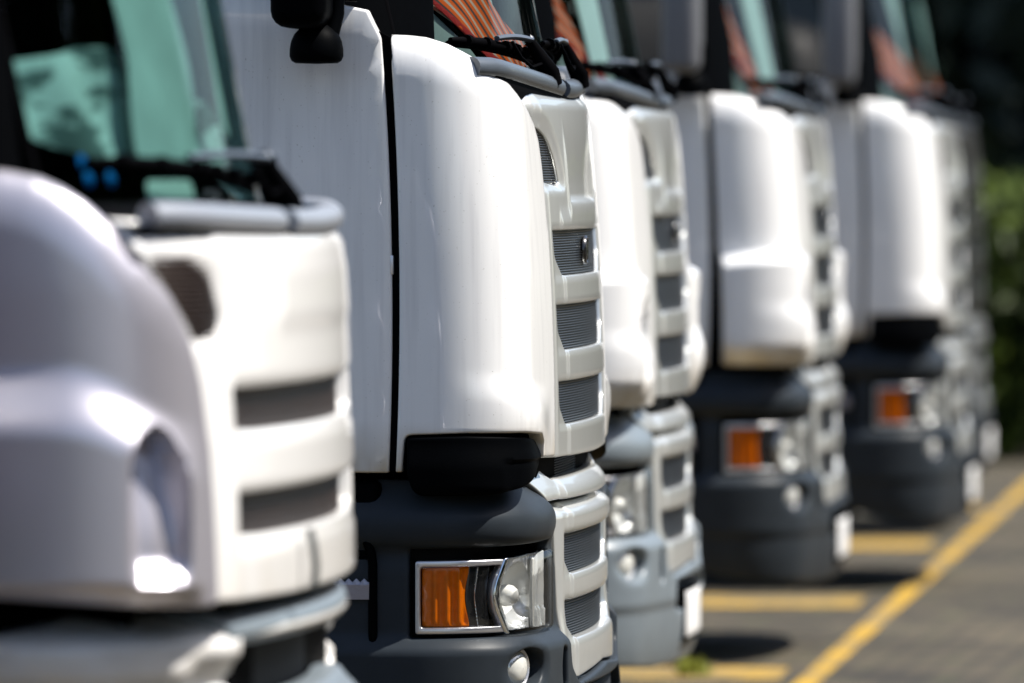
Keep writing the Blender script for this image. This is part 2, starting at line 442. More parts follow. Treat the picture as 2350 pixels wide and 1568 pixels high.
def side_steps(t, x0, ymax, zt):
    """dark entry steps and wheel arch below the door"""
    for sg in (-1, 1):
        y0, y1 = (-ymax+.02, -ymax+.42) if sg < 0 else (ymax-.42, ymax-.02)
        b = box('step_housing', 'black_plastic', t, (x0-.62, y0, .34), (x0, y1, zt), .03)
        ys = sg*(ymax-.015)
        for z in (.865, .53):
            V = []; xs = np.linspace(x0-.50, x0-.012, 49)
            # tread plate with a toothed upper lip
            F_ = []
            for i, x in enumerate(xs):
                tooth = .010 if i % 2 else 0
                V += [(x, ys+sg*.012, z-.026), (x, ys+sg*.014, z+.012), (x, ys+sg*.010, z+.018+tooth), (x, ys-sg*.10, z+.018)]
            for i in range(len(xs)-1):
                for k in range(3): F_.append((i*4+k, i*4+k+1, i*4+4+k+1, i*4+4+k))
            mesh_obj('step_tread', V, F_, 'tread_metal', b, smooth=False)
        # rounded moulding over the step
        k = np.linspace(0, PI/2, 10)
        pts = [(x0-.02-.25+.25*math.sin(a), ys+sg*.006, zt-.22+.16*math.cos(a)) for a in k]
        tube('step_moulding', 'black_plastic', b, [([(x0-.55, ys+sg*.006, zt-.06)]+pts+[(x0-.02, ys+sg*.006, .36)], .012)], 8)
        k = np.linspace(0, PI, 16)
        V = []; F_ = []
        for i, a in enumerate(k):
            for yy in (sg*(ymax-.03), sg*(ymax-.45)): V.append((-1.42+.60*math.cos(a), yy, .52+.60*math.sin(a)))
        for i in range(len(k)-1): F_.append((i*2, i*2+1, i*2+3, i*2+2))
        mesh_obj('mudguard', V, F_, 'black_plastic', t)

def mirror(t, sg, x, y, z, shell='black_plastic'):
    m = box('mirror', shell, t, (x-.10, min(y, y+sg*.27), z+.09), (x+.045, max(y, y+sg*.27), z+.70), .045, 4)
    y0 = y+sg*.10
    prof = [(.001, -.050), (.054, -.048), (.064, -.042), (.069, -.030), (.0685, -.012), (.065, .008), (.057, .026), (.044, .040), (.030, .050), (.024, .095), (.001, .10)]
    kn = lathe('mirror_foot', 'black_plastic', m, prof, (x+.002, y0, z+.05), (0, 0, 1), 28)
    for v in kn.data.vertices: v.co.x = (x+.002)+(v.co.x-x-.002)*1.0; 
    tube('mirror_neck', 'black_plastic', m, [([(x+.035, y0, z+.06), (x+.05, y0-sg*.02, z+.13), (x+.05, y0-sg*.02, z+.2)], .022)])
    for dz, r in ((.60, .025), (.22, .018)): tube('mirror_arm', 'black_plastic', m, [([(x, y+sg*.05, z+dz), (x-.02, y-sg*.10, z+dz+.02)], r)])
    return m

def wipers(t, ww, zc, layout, cz):
    for (sp, st, sb0, sb1) in layout:               # pivot s, arm end s, blade from s to s
        def w_(s, z, h): return tuple(ww(np.array([s]), np.array([z]), np.array([h]))[0])
        z0 = zc
        wp = tube('wiper', 'rubber', t, [([w_(sp+.01, z0-.015, .085), w_(sp, z0+.015, .085), w_(sp-.02, z0+.06, .070), w_(sp-.05, z0+.115, .055)], [.024, .026, .020, .010], 1.0)], 10)
        k = np.linspace(0, 1, 12)
        tube('wiper_arm', 'cowl_plastic', wp, [([w_(sp-.045, z0+.108, .060)]+[w_(sp-.05+(st-sp+.05)*q, z0+.104+.006*math.sin(q*3), .062-.02*q) for q in k], [.013]+[.011-.002*q for q in k], .8)], 8)
        bl = [w_(sb0+(sb1-sb0)*q, z0+.098-.045*q**1.6, .028) for q in k]
        tube('wiper_blade', 'rubber', wp, [(bl, [.006+.008*math.sin(PI*min(1, q*1.3+.05)) for q in k]), ([w_(sb0+(sb1-sb0)*q, z0+.088-.050*q**1.6, .018) for q in k], .009)]
             + [([w_(sb0+(sb1-sb0)*q, z0+.098-.045*q**1.6, .034), w_(sb0+(sb1-sb0)*(q+.03), z0+.098-.045*q**1.6, .034)], .017) for q in (.12, .3, .5, .55, .62, .75, .9)], 8)
        tube('washer_hose', 'rubber', wp, [([w_(sp-.16, z0+.098, .05), w_(sp-.14, z0+.055, .06), w_(sp-.10, z0+.03, .07), w_(sp-.03, z0+.04, .075)], .005)], 6)

def headlight(t, W, sg, h0=0.0, amber=True):
    f = (lambda p: p) if sg > 0 else flip
    hl = panel('headlight', 'mesh_back', t, W, f([(.84, .725), (1.39, .725), (1.39, .985), (.84, .985)]), step=.05, er=.002, th=.002, h=lambda s, z: -.115+0*s)
    # satin bezel round the outer (indicator) half
    outer = [(1.128, .940), (1.366, .938), (1.366, .749), (1.128, .751), (1.150, .80, .02), (1.156, .845, .03), (1.150, .89, .02)]
    hole = [(1.140, .925, .004), (1.352, .922), (1.352, .766), (1.140, .768, .004), (1.160, .81, .02), (1.166, .847, .03), (1.160, .885, .02)]
    panel('bezel', 'satin_metal', hl, W, f(outer), [f(hole)], step=.012, er=.004, th=.02, h=lambda s, z: .004+0*s, r=.008)
    ao = [(1.222, .924), (1.350, .920), (1.350, .768), (1.222, .767), (1.236, .845, .03)]
    def ha(s, z):
        a = np.abs(s); return -.008+.0045*np.cos((a-1.22)*2*PI/.032)*sst(np.minimum(z-.77, .918-z), 0, .012)-.010*sst(a, 1.33, 1.35)-.004*np.exp(-((a-1.325)/.004)**2)
    if amber: al = panel('indicator', 'amber', hl, W, f(ao), step=.004, er=.004, th=.01, h=ha, r=.006)
    # dark glossy divider behind the clear part of the indicator
    panel('divider', 'black_paint', hl, W, f([(1.158, .925), (1.224, .925), (1.236, .845, .03), (1.224, .767), (1.158, .767), (1.170, .845, .03)]), step=.02, er=.004, th=.01, h=lambda s, z: -.012+0*s)
    panel('divider_rim', 'chrome', hl, W, f([(1.196, .920), (1.199, .920), (1.210, .845, .02), (1.199, .770), (1.196, .770), (1.207, .845, .02)]), step=.01, er=.0008, th=.004, h=lambda s, z: -.009+0*s)
    panel('lens_edge', 'chrome', hl, W, f([(1.118, .944), (1.132, .944), (1.160, .87, .03), (1.160, .82, .03), (1.130, .746), (1.116, .746), (1.144, .82, .03), (1.144, .87, .03)]), step=.01, er=.006, th=.06, h=lambda s, z: .008+0*s)
    # reflector bowls
    ro = [(.862, .950), (1.112, .938), (1.138, .88, .02), (1.138, .81, .02), (1.112, .752), (.862, .752)]
    def hr(s, z):
        a = np.abs(s); q = np.sqrt(((a-1.035)/.088)**2+((z-.84)/.085)**2); b1 = np.clip(1-q*q, 0, 1)
        q2 = np.sqrt(((a-.905)/.042)**2+((z-.83)/.075)**2); b2 = np.clip(1-q2*q2, 0, 1)
        return -.030+.018*sst(a, .97, .93)-.062*b1**.7-.008*b2**.7+.004*np.sign(np.sin(a*190))*(b1 <= 0)*(z < .80)
    rf = panel('reflector', 'reflector_metal', hl, W, f(ro), step=.005, er=.003, th=.01, h=hr, deg=70)
    for sc, zc_, rr in ((1.035, .84, .030),):
        p = W(np.array([sg*sc]), np.array([zc_]), np.array([-.075]))[0]; q = W(np.array([sg*sc]), np.array([zc_]), np.array([-.02]))[0]
        ax = Vector(q-p); lathe('bulb', 'bulb_glass', hl, [(.001, .045), (rr*.5, .042), (rr*.85, .03), (rr, .012), (rr*.9, 0), (rr*.5, -.01)], tuple(p), tuple(ax), 24)
    # beam shield, pale moulded wing in the bowl
    panel('inner_trim', 'bulb_glass', hl, W, f([(.955, .935), (.968, .935), (.975, .84, .02), (.968, .752), (.955, .752)]), step=.01, er=.003, th=.006, h=lambda s, z: -.014+0*s)
    co = [(.852, .957), (1.120, .944), (1.148, .88, .02), (1.148, .81, .02), (1.118, .744), (.852, .742)]
    cv = panel('lens_cover', 'clear_cover', hl, W, f(co), step=.012, er=.020, th=.03, h=lambda s, z: .016+0*s, r=.022)
    c2 = panel('indicator_cover', 'clear_cover', hl, W, f([(1.136, .930), (1.360, .928), (1.360, .760), (1.136, .762), (1.158, .845, .03)]), step=.02, er=.006, th=.004, h=lambda s, z: .006+0*s)
    return hl

def fog_lamp(t, W, sg, s, z, r=.042):
    p = Vector(W(np.array([sg*s]), np.array([z]), np.array([-.004]))[0]); q = Vector(W(np.array([sg*s]), np.array([z]), np.array([.04]))[0]); ax = (q-p).normalized()
    fl = lathe('fog_light', 'fog_glass', t, [(.001, .020), (r*.4, .018), (r*.8, .010), (r, -.004)], p, ax, 32)
    lathe('lamp_rim', 'satin_metal', fl, [(r*.97, -.002), (r*1.05, .006), (r*1.12, .0), (r*1.14, -.03)], p, ax, 32)
    return fl
def circle(cs, cz, rs, rz, n=24): return [(cs+rs*math.cos(2*PI*k/n), cz+rz*math.sin(2*PI*k/n), 0) for k in range(n)]

# ------------------------------------------------------------------ the tall-grille lorry
def deflector_tall(t, sg, duct, drop=0):
    sd = 1.435
    seam = [(.724, 1.193), (.720, 1.35), (.716, 1.592), (.714, 1.80), (.716, 1.90), (.722, 1.96), (.738, 2.025), (.775, 2.070), (.832, 2.110), (.898, 2.148), (.965, 2.180), (1.025, 2.203), (1.08, 2.223), (1.15, 2.246), (1.22, 2.270), (1.29, 2.286), (1.34, 2.291), (1.386, 2.293)]
    seam = [(s_, z_ if z_ < 2.09 else 2.09+(z_-2.09)*(1-drop*5)) for s_, z_ in seam]
    if duct: low = [(sd+.0, 1.17), (1.39, 1.165), (.90, 1.165)]
    else: low = [(sd+.0, 1.167, .004), (1.418, 1.167, .004), (1.412, 1.262, .02), (1.25, 1.268), (1.08, 1.266), (.96, 1.258), (.915, 1.235), (.905, 1.197, .006)]
    outer = [(p[0], p[1], 0) for p in seam]+low
    if duct: outer = [(p[0], p[1], 0) for p in seam]+[(sd-.034, 1.62, .01), (sd-.040, 1.60, .02), (sd-.040, 1.17, .02), (.73, 1.163, .02)]
    if duct: panel('bulge_gap', 'rubber', t, WG, (lambda p: p if sg > 0 else flip(p))([(1.36, 1.17), (sd-.002, 1.17), (sd-.014, 1.615), (1.36, 1.615)]), step=.06, er=.002, th=.002, h=lambda s, z: -.014+0*s)
    def h(s, z):
        a = np.abs(s); y = .004+0*a
        # flare low on the corner
        zz = 1.435-.045*sst(a, 1.28, .85)
        y = y+.020*sst(zz-z, 0, .085)*sst(a, 1.30, 1.05)*sst(a, .76, 1.0)*(1-.4*sst(zz-z, .1, .2))
        y = y-.006*sst(z, 1.7, 2.25)*sst(a, .9, 1.3)
        if duct:
            b = sst(1.60-z+.02*np.cos((a-1.1)*6), 0, .042)*sst(a, 1.398, 1.375)*sst(a, .84, 1.12)*sst(z, 1.13, 1.26)
            y = y+.070*b
            cx = 1.045; ww_ = np.where(z > 1.40, np.sqrt(np.clip(1-((z-1.40)/.13)**2, 0, 1)), 1)*.058+1e-4
            ch = sst(ww_-np.abs(a-cx), 0, .016)*sst(z, 1.19, 1.30)
            y = y-.060*ch*(.45+.55*sst(z, 1.25, 1.50))
        return y
    seam_line = np.array(seam[3:]+[(1.6, 2.30)]+seam[:2:-1])
    def esc(s, z, d):
        a = np.abs(s); d = dist(np.stack([a, z], 1), seam_line)
        q = sst(a, .74, 1.15); R = .03+.085*q; A = .012+.050*q
        u = np.clip(1-d/R, 0, 1)
        return A*(1-np.sqrt(np.clip(1-u*u, 0, 1)))*sst(z, 1.6, 2.0)
    return panel('corner_deflector', 'white_paint', t, WG, outer if sg > 0 else flip(outer), step=.010, er=.007, th=.03, h=h, esc=esc, r=.008)

def grille_tall(t, drop=0):
    half = [(0, 2.142, 0), (.4, 2.150, 0), (.75, 2.166-drop*.15, 0), (1.0, 2.184-drop*.40, 0), (.86, 2.105, 0), (.790, 2.055, 0), (.762, 1.99, 0), (.748, 1.90, 0), (.745, 1.80, 0), (.742, 1.190, .01), (0, 1.185, 0)]
    vent = [(1.000, 2.052, 0), (.93, 2.075, .03), (.82, 2.052, .06), (.715, 1.985, .06), (.680, 1.905, .02), (.705, 1.897, .01), (.872, 1.906, 0), (.905, 1.905, 0)]
    vent = [(.735, 1.96, 0), (.745, 2.040, .01), (.70, 2.058, .03), (.555, 2.027, .05), (.458, 1.965, .06), (.420, 1.91, .015), (.442, 1.900, .015), (.732, 1.914, 0)]
    def slot(z1, z0, w1, w0): return [(-w1, z1, .004), (w1, z1, .004), (w1-.012, (z0+z1)/2-.01, .02), (w0+.02, z0, .02), (-w0-.02, z0, .02), (-w1+.012, (z0+z1)/2-.01, .02)]
    sl = [slot(1.784, 1.664, .626, .49), slot(1.588, 1.468, .628, .50), slot(1.386, 1.272, .630, .51)]
    vf = fillet(vent, .01); vfm = vf*np.array([-1, 1])
    def h(s, z):
        a = np.abs(s); y = 0*a
        y = y+.005*sst(a, .515, .495)*sst(z, 1.85, 1.80)                       # bars stand forward in the middle
        y = y-.016*sst(a, .34, .315)*sst(z, 1.855, 1.872)*(1-sst(z, 1.90, 2.09))+.006*sst(a, .36, .33)*sst(z, 1.80, 1.84)*(1-sst(z, 1.95, 2.10))
        y = y-.030*sst(z, 2.105, 2.17)-.010*sst(a, .655, .72)-.020*sst(a, .715, .745)
        P = np.stack([a, z], 1); d = np.where(inside(P, vf), 0, dist(P, vf)); near = (a > .32) & (z > 1.83)
        y = y-.011*np.where(near, 1-sst(d, 0, .055), 0)*sst(z, 1.885, 1.90)
        for (z1, z0) in ((1.784, 1.664), (1.588, 1.468), (1.386, 1.272)):
            dz = np.maximum(np.maximum(z-z1, z0-z), 0); y = y-.0035*(1-sst(dz, .0, .012))*sst(a, .66, .62)
            y = y+.0*a
        return y
    g = panel('grille_panel', 'silver_paint', t, WG, mir(half), sl+[vent, flip(vent)], step=.010, er=.0035, th=.03, hth=.03, h=h, r=.006, deg=60)
    for z1, z0 in ((1.784, 1.664), (1.588, 1.468), (1.386, 1.272)):
        insert_mesh(g, WG, -.66, .66, z0-.006, z1+.002, -.012)
    for sg in (-1, 1): insert_mesh(g, WG, sg*.39, sg*.80, 1.880, 2.085, -.017)
    # round emblem on the middle of the upper bar, seen edge-on
    p = WG(np.array([0.]), np.array([1.727]), np.array([-.004]))[0]
    e = lathe('emblem', 'black_paint', g, [(.001, .006), (.024, .006), (.032, .004), (.035, .006), (.038, .003), (.039, -.004), (.030, -.012)], tuple(p), (1, 0, 0), 32)
    return g

def cowl(t, ww, zt, W, xoff=-.028, gap=(-.22, -.12), dz=.04):
    """dark tube below the windscreen, in lengths with a gap at the wiper pivot"""
    S, X, Y, P = W.t
    def line(a, b, n=14):
        out = []
        for s in np.linspace(a, b, n):
            z = zt+dz*(min(1, abs(s)/1.1))**1.5
            p = W(np.array([s]), np.array([z]), np.array([xoff]))[0]; out.append(tuple(p))
        return out
    segs = []
    c = tube('cowl', 'cowl_plastic', t, [(line(-1.16, gap[0]), .033, .85), (line(gap[1], .5), .033, .85), (line(.54, 1.16), .033, .85)], 14)
    tube('cowl_core', 'rubber', c, [(line(-1.1, 1.1), .015)], 8)
    # scuttle plate between the tube and the glass
    V = []; F_ = []
    ss = np.linspace(-1.2, 1.2, 41)
    a = W(ss, zt+dz*np.clip(np.abs(ss)/1.1, 0, 1)**1.5-.02, xoff+.02); a2 = W(ss, zt+dz*np.clip(np.abs(ss)/1.1, 0, 1)**1.5-.09, xoff-.03)
    b = ww(ss*.97, np.full(41, float(zt+.045)), -.01)
    V = list(a2)+list(a)+list(b)
    for i in range(40):
        F_ += [(i, i+1, 41+i+1, 41+i), (41+i, 41+i+1, 82+i+1, 82+i)]
    mesh_obj('scuttle', V, F_, 'rubber', t)
    return c

def bumper_tall(t, matn='grey_plastic'):
    zt = 1.135
    half = [(0, .615, 0), (.655, .590, .03), (.735, .640, .02), (.752, .70, .0), (.768, .80, 0), (.792, 1.0, .0), (.800, 1.040, .02), (.852, 1.072, 0), (.975, 1.138, .02), (1.62, 1.15, .01), (1.62, .44, .1), (1.40, .34, .1), (.8, .30, 0), (0, .295, 0)]
    hole_h = [(.850, .978, .01), (1.382, .968, .01), (1.382, .738, .01), (.98, .742, .0), (.842, .752, .01)]
    fog = circle(1.075, .655, .062, .052)
    slt = [(.842, .700, .02), (.800, .690, .01), (.795, .585, .02), (.838, .575, .02), (.860, .64, .04)]
    low = [(-.60, .580), (.60, .580), (.64, .52), (.58, .475), (-.58, .475), (-.64, .52)]
    def h(s, z):
        a = np.abs(s); y = 0*a
        y = y+(.024*sst(z, .96, .99)-.072*sst(z, 1.035, 1.150))*sst(a, .72, .95)                         # concave shelf going back up under the cab
        y = y-.004*np.sin(np.clip((z-.985)/.06, 0, 1)*PI)*0
        y = y-.010*sst(z, 1.02, .975)*sst(z, .90, .96)
        lip = sst(z, .752, .70)                                                 # lower half stands out with a sloping top
        y = y+.038*lip
        y = y+.014*sst(z, .64, .50)*sst(a, .9, .5)-.010*sst(z, .52, .49)-.075*(1-np.sqrt(np.clip(1-np.clip((.50-z)/.25, 0, 1)**2, 0, 1)))
        fx = np.sqrt(((a-1.075)/.062)**2+((z-.655)/.052)**2); y = y-.008*(1-sst(fx, 1.0, 1.35))
        return y
    b = panel('bumper', matn, t, WB, mir(half), [hole_h, flip(hole_h), fog, flip(fog), slt, flip(slt), low], step=.013, er=.008, th=.05, hth=.06, h=h, r=.01, deg=60)
    insert_mesh(b, WB, -.66, .66, .455, .60, .02, 'bumper_mesh')
    for sg in (-1, 1):
        bk = panel('lamp_recess', 'mesh_back', b, WB, (lambda p: p if sg > 0 else flip(p))([(.78, .56), (1.18, .56), (1.18, .72), (.78, .72)]), step=.05, er=.002, th=.002, h=lambda s, z: -.06+0*s)
        fog_lamp(b, WB, sg, 1.085, .655, .050)
    # vertical joint line at the shelf
        ln = [(1.358, .99), (1.364, .99), (1.364, 1.045), (1.358, 1.045)]
        panel('shelf_joint', 'rubber', b, WB, ln if sg > 0 else flip(ln), step=.02, er=.0005, th=.001, h=lambda s, z: .0018+0*s)
    return b

def grille_low(t):
    half = [(0, 1.062, 0), (.66, 1.066, .02), (.78, 1.050, .015), (.786, 1.0, 0), (.760, .80, 0), (.745, .70, 0), (.728, .648, .02), (.655, .600, .02), (0, .622, 0)]
    def slot(z1, z0, w1, w0): return [(-w1, z1, .004), (w1, z1, .004), (w1-.002, (z0+z1)/2-.015, .01), (w0, z0, .02), (-w0, z0, .02), (-w1+.002, (z0+z1)/2-.015, .01)]
    sl = [slot(.985, .876, .688, .610), slot(.808, .706, .682, .606)]
    def h(s, z):
        a = np.abs(s); y = .006+0*a
        y = y+.010*sst(a, .655, .625)*sst(z, .96, 1.0)+.006*sst(a, .62, .60)*sst(z, .99, .95)
        y = y-.040*sst(z, 1.035, 1.066)-.008*sst(a, .715, .79)+.014*sst(z, .80, .66)
        for (z1, z0) in ((.985, .876), (.808, .706)):
            dz = np.maximum(np.maximum(z-z1, z0-z), 0); y = y-.0035*(1-sst(dz, .0, .012))*sst(a, .72, .68)
        return y
    g = panel('lower_grille', 'silver_paint', t, WB, mir(half), sl, step=.011, er=.005, th=.04, hth=.045, h=h, r=.008, deg=60)
    for z1, z0 in ((.985, .876), (.808, .706)): insert_mesh(g, WB, -.71, .71, z0-.006, z1+.004, -.008)
    # slim strip of mesh with a pale lip above the lower grille
    half = [(0, 1.132, 0), (.72, 1.130, 0), (.885, 1.190, 0), (.93, 1.19, 0), (.978, 1.134, 0), (.850, 1.076, .0), (.66, 1.076, 0), (0, 1.074, 0)]
    def h2(s, z):
        a = np.abs(s); return -.045*sst(z, 1.08, 1.19)-.006+.012*sst(a, .70, .66)*sst(z, 1.15, 1.10)
    panel('grille_lip', 'silver_paint', t, WB, mir(half), [], step=.013, er=.005, th=.03, h=h2, r=.006)
    m_ = ribs('upper_mesh', 'mesh_metal', t, WB, -.90, .90, 1.10, 1.205, -.072)
    return g

def corner_cover(t, sg):
    o = [(1.405, 1.256, .012), (1.25, 1.260, 0), (1.08, 1.256, 0), (.955, 1.244, .02), (.915, 1.222, .015), (.910, 1.192, .006), (.925, 1.176, .006), (1.00, 1.150, .02), (1.08, 1.125, .02), (1.19, 1.108, .02), (1.385, 1.106, .03), (1.403, 1.16, 0)]
    def h(s, z):
        a = np.abs(s); y = .010+0*a
        y = y+.014*sst(z, 1.25, 1.17)-.014*sst(z, 1.13, 1.09)-.012*sst(a, 1.05, .92)
        dlow = (z-(1.196-.0*(a-.9)))                       # stepped lower facet near the front
        y = y-.009*sst(dlow, .003, -.003)*sst(a, 1.17, 1.13)
        return y
    return panel('corner_cover', 'black_plastic', t, WG, o if sg > 0 else flip(o), step=.008, er=.006, th=.09, h=h, r=.012)

def plate(t, W, s, z, wd=.50, hgt=.14, h0=.03):
    k = np.linspace(-wd/2, wd/2, 7); V = []; F_ = []
    pl = panel('number_plate', 'plate_white', t, W, [(s-wd/2, z-hgt/2), (s+wd/2, z-hgt/2), (s+wd/2, z+hgt/2), (s-wd/2, z+hgt/2)], step=.05, er=.003, th=.01, h=lambda s_, z_: h0+0*s_)
    o = [(s-wd/2-.015, z-hgt/2-.015), (s+wd/2+.015, z-hgt/2-.015), (s+wd/2+.015, z+hgt/2+.015), (s-wd/2-.015, z+hgt/2+.015)]
    panel('plate_frame', 'black_plastic', pl, W, o, step=.05, er=.003, th=.05, h=lambda s_, z_: h0-.004+0*s_)
    return pl

def sheet(name, material, t, ww, poly, h0, wav=.01, step=.04, seed=0):
    def h(s, z): return h0+wav*np.sin(s*17+seed)*np.sin(z*13+s*5+seed*2)
    return panel(name, material, t, ww, poly, step=step, er=.001, th=.002, h=h, r=.03)

def interior_orange(t, ww, zc, paper=False):
    q = lambda pts: [(s, zc+z) for s, z in pts]
    sheet('orange_reflection', 'orange_reflection', t, ww, q([(-.90, .42), (-.90, .32), (-.66, .04), (-.60, .03), (-.60, .14), (-.70, .30), (-.78, .42)] if paper else [(-.84, .25), (-.80, .19), (-.50, .06), (-.12, .025), (.02, .06), (-.20, .13), (-.42, .22), (-.62, .34), (-.80, .40), (-.86, .40)]), -.035, .008, .025)  # windscreen reflection drawn as a coloured sheet
    sheet('grey_curtain', 'grey_cloth', t, ww, q([(-.93, -.01), (-.50, .01), (-.62, .09), (-.84, .21), (-.86, .24)]), -.045, .006, seed=2)
    sheet('red_edging', 'red_reflection', t, ww, q([(-.835, .215), (-.805, .215), (-.50, .075), (-.30, .02), (-.36, .015), (-.52, .055)]), -.028, .001)  # red rim of the painted orange reflection
    sheet('side_curtain', 'pale_cloth', t, ww, q([(-.36, .18), (-.22, .15), (-.22, .64), (-.40, .64)]), -.07, .012, seed=1)
    if paper: sheet('windscreen_paper', 'paper', t, ww, q([(-.56, .03), (-.36, .03), (-.38, .46), (-.60, .46)]), -.03, .004)
def make_tall(duct, drop=0):
    t = empty('lorry', (0, 0, 0))
    inter = lambda t_, w_, z_: interior_orange(t_, w_, z_, duct)
    grille_tall(t, drop)
    for sg in (-1, 1): deflector_tall(t, sg, duct, drop)
    ww, xd, x_r, ymax = upper_cab(t, WG, 2.185, 1.165, 1.445, -.125, 3.35, inter, dd=drop)
    cowl(t, ww, 2.158, WG, dz=.050)
    wipers(t, ww, 2.185, [(-.36, -.60, -.84, -.24), (.28, .06, -.14, .50)], 0)
    for sg in (-1, 1):
        headlight(t, WB, sg)
        if not duct: corner_cover(t, sg)
        mirror(t, sg, xd-.180+(.115 if drop else 0), sg*(ymax+.03), 2.215, 'mirror_grey' if drop else 'black_plastic')
    bumper_tall(t); grille_low(t)
    plate(t, WB, -.12, .455, wd=.56, hgt=.15, h0=.050)
    # dark body between cab and bumper
    box('cab_floor', 'rubber', t, (x_r, -1.02, 1.04), (-.24, 1.02, 1.15), .02)
    box('radiator', 'rubber', t, (-.55, -.80, .40), (-.075, .80, 1.9), .02)
    for sg in (-1, 1): box('lower_cab_side', 'black_plastic', t, (xd-.06, min(sg*.75, sg*1.02), .55), (xd+.04, max(sg*.75, sg*1.02), 1.17), .02)
    side_steps(t, xd-.03, ymax+.0, 1.15)
    chassis(t, xd, ymax)
    return t

# ------------------------------------------------------------------ the low-grille lorry (first in the row)
def make_low():
    t = empty('lorry', (0, 0, 0)); W = WP
    def fx(pts, dz=0): return pts
    # corner deflectors with a deep air duct
    seam = [(1.020, 1.128), (1.030, 1.30), (1.042, 1.44), (1.055, 1.54), (1.078, 1.62), (1.118, 1.70), (1.170, 1.776), (1.235, 1.845), (1.300, 1.892), (1.350, 1.918), (1.40, 1.938), (1.46, 1.950), (1.52, 1.955), (1.622, 1.957)]
    sline = np.array(seam[2:]+[(1.8, 1.96)]+seam[:1:-1])
    for sg in (-1, 1):
        outer = [(p[0], p[1], 0) for p in seam]+[(1.622, 1.14, .02), (1.22, 1.115, .06), (1.035, 1.112, .02)]
        def h(s, z):
            a = np.abs(s); top = 1.56-.10*sst(a, 1.36, 1.10)
            b = sst(top-z, -.02, .12)*sst(a, 1.04, 1.20)*sst(z, 1.115, 1.16)
            y = .055*b-.004*sst(z, 1.7, 1.9)
            cx = 1.195; wz = np.where(z > 1.36, np.sqrt(np.clip(1-((z-1.36)/.10)**2, 0, 1)), 1)*.060+1e-4
            ch = sst(wz-np.abs(a-cx), 0, .022)*sst(z, 1.145, 1.215)
            return y-.085*ch*(.55+.45*sst(z, 1.20, 1.42))
        def esc(s, z, d):
            a = np.abs(s); d = dist(np.stack([a, z], 1), sline); q = sst(a, 1.06, 1.25); R = .03+.085*q; A = .012+.050*q; u = np.clip(1-d/R, 0, 1)
            return A*(1-np.sqrt(np.clip(1-u*u, 0, 1)))*sst(z, 1.3, 1.65)
        panel('corner_deflector', 'shaded_white_paint', t, W, outer if sg > 0 else flip(outer), step=.010, er=.007, th=.03, h=h, esc=esc, r=.008)
    # front panel
    half = [(0, 1.832, 0), (.5, 1.836, 0), (1.0, 1.846, 0), (1.255, 1.858, 0), (1.21, 1.80, 0), (1.155, 1.73, 0), (1.10, 1.62, 0), (1.07, 1.48, 0), (1.055, 1.30, 0), (1.040, 1.118, .01), (.5, 1.112, 0), (0, 1.112, 0)]
    vent = [(1.165, 1.768, .01), (1.07, 1.776, .02), (.975, 1.742, .03), (.945, 1.665, .02), (.955, 1.640, .02), (1.055, 1.628, .0), (1.08, 1.66, 0)]
    def slot(z1, z0, w): return [(-w, z1, .004), (w, z1, .004), (w-.006, z0, .008), (w-.2, z0-.006, 0), (-w+.2, z0-.006, 0), (-w+.006, z0, .008)]
    sl = [slot(1.527, 1.448, .925), slot(1.323, 1.243, .905)]
    vf = fillet(vent, .01)
    def h(s, z):
        a = np.abs(s); y = 0*a
        y = y-.028*sst(z, 1.79, 1.85)-.010*sst(a, .92, .98)
        P = np.stack([a, z], 1); d = np.where(inside(P, vf), 0, dist(P, vf)); y = y-.009*np.where(a > .6, 1-sst(d, 0, .05), 0)*sst(z, 1.60, 1.62)
        y = y+.006*sst(a, .60, .50)*sst(z, 1.62, 1.67)*sst(z, 1.80, 1.74)
        for (z1, z0) in ((1.520, 1.44), (1.313, 1.23)):
            dz = np.maximum(np.maximum(z-z1, z0-z), 0); y = y-.008*(1-sst(dz, .0, .028))*sst(a, .92, .88)
        return y
    g = panel('grille_panel', 'clean_white_paint', t, W, mir(half), sl+[vent, flip(vent)], step=.013, er=.006, th=.03, hth=.05, h=h, r=.006, deg=60)
    for z1, z0 in ((1.527, 1.440), (1.323, 1.236)): ribs('mesh_insert', 'mesh_dark', g, W, -.95, .95, z0-.006, z1+.004, -.032, pitch=.010)
    for sg in (-1, 1): ribs('mesh_insert', 'mesh_dark', g, W, sg*.92, sg*1.17, 1.61, 1.785, -.016, pitch=.010, amp=.006)
    tube('bonnet_pull', 'cabin_grey', g, [([tuple(W(np.array([-.42]), np.array([z]), np.array([hh]))[0]) for z, hh in ((1.235, .018), (1.20, .026), (1.16, .030), (1.12, .026))], .008)], 8)
    def inter(t_, ww, zc):
        q = lambda pts: [(s, zc+z) for s, z in pts]
        sheet('draped_cloth', 'creased_cloth', t_, ww, q([(-1.08, .24), (-1.03, .285), (-.85, .305), (-.73, .32), (-.60, .323), (-.41, .304), (-.05, .236), (.3, .14), (.35, .05), (-.2, .08), (-.72, .10), (-.98, .14)]), -.07, .022, .015)
        sheet('seat_cover', 'pale_cloth', t_, ww, q([(-.62, .10), (-.27, .10), (-.24, .30), (-.26, .62), (-.66, .62), (-.58, .30)]), -.035, .008)
        sheet('small_paper', 'paper', t_, ww, q([(-.62, -.01), (-.38, -.01), (-.38, .06), (-.62, .06)]), -.03, .004)
        sheet('glass_edge_highlight', 'paper', t_, ww, q([(-.06, .16), (-.01, .14), (.0, .60), (-.04, .60)]), -.02, .003)  # highlight along the glass edge, painted as a narrow pale sheet
        for s_, z_ in ((-.88, .095), (-.87, .062), (-.79, .062)): panel('blue_disc', 'blue_disc', t_, ww, circle(s_, zc+z_, .016, .016, 14), step=.01, er=.001, th=.002, h=lambda s, z: -.012+0*s)  # three small blue discs just inside the windscreen
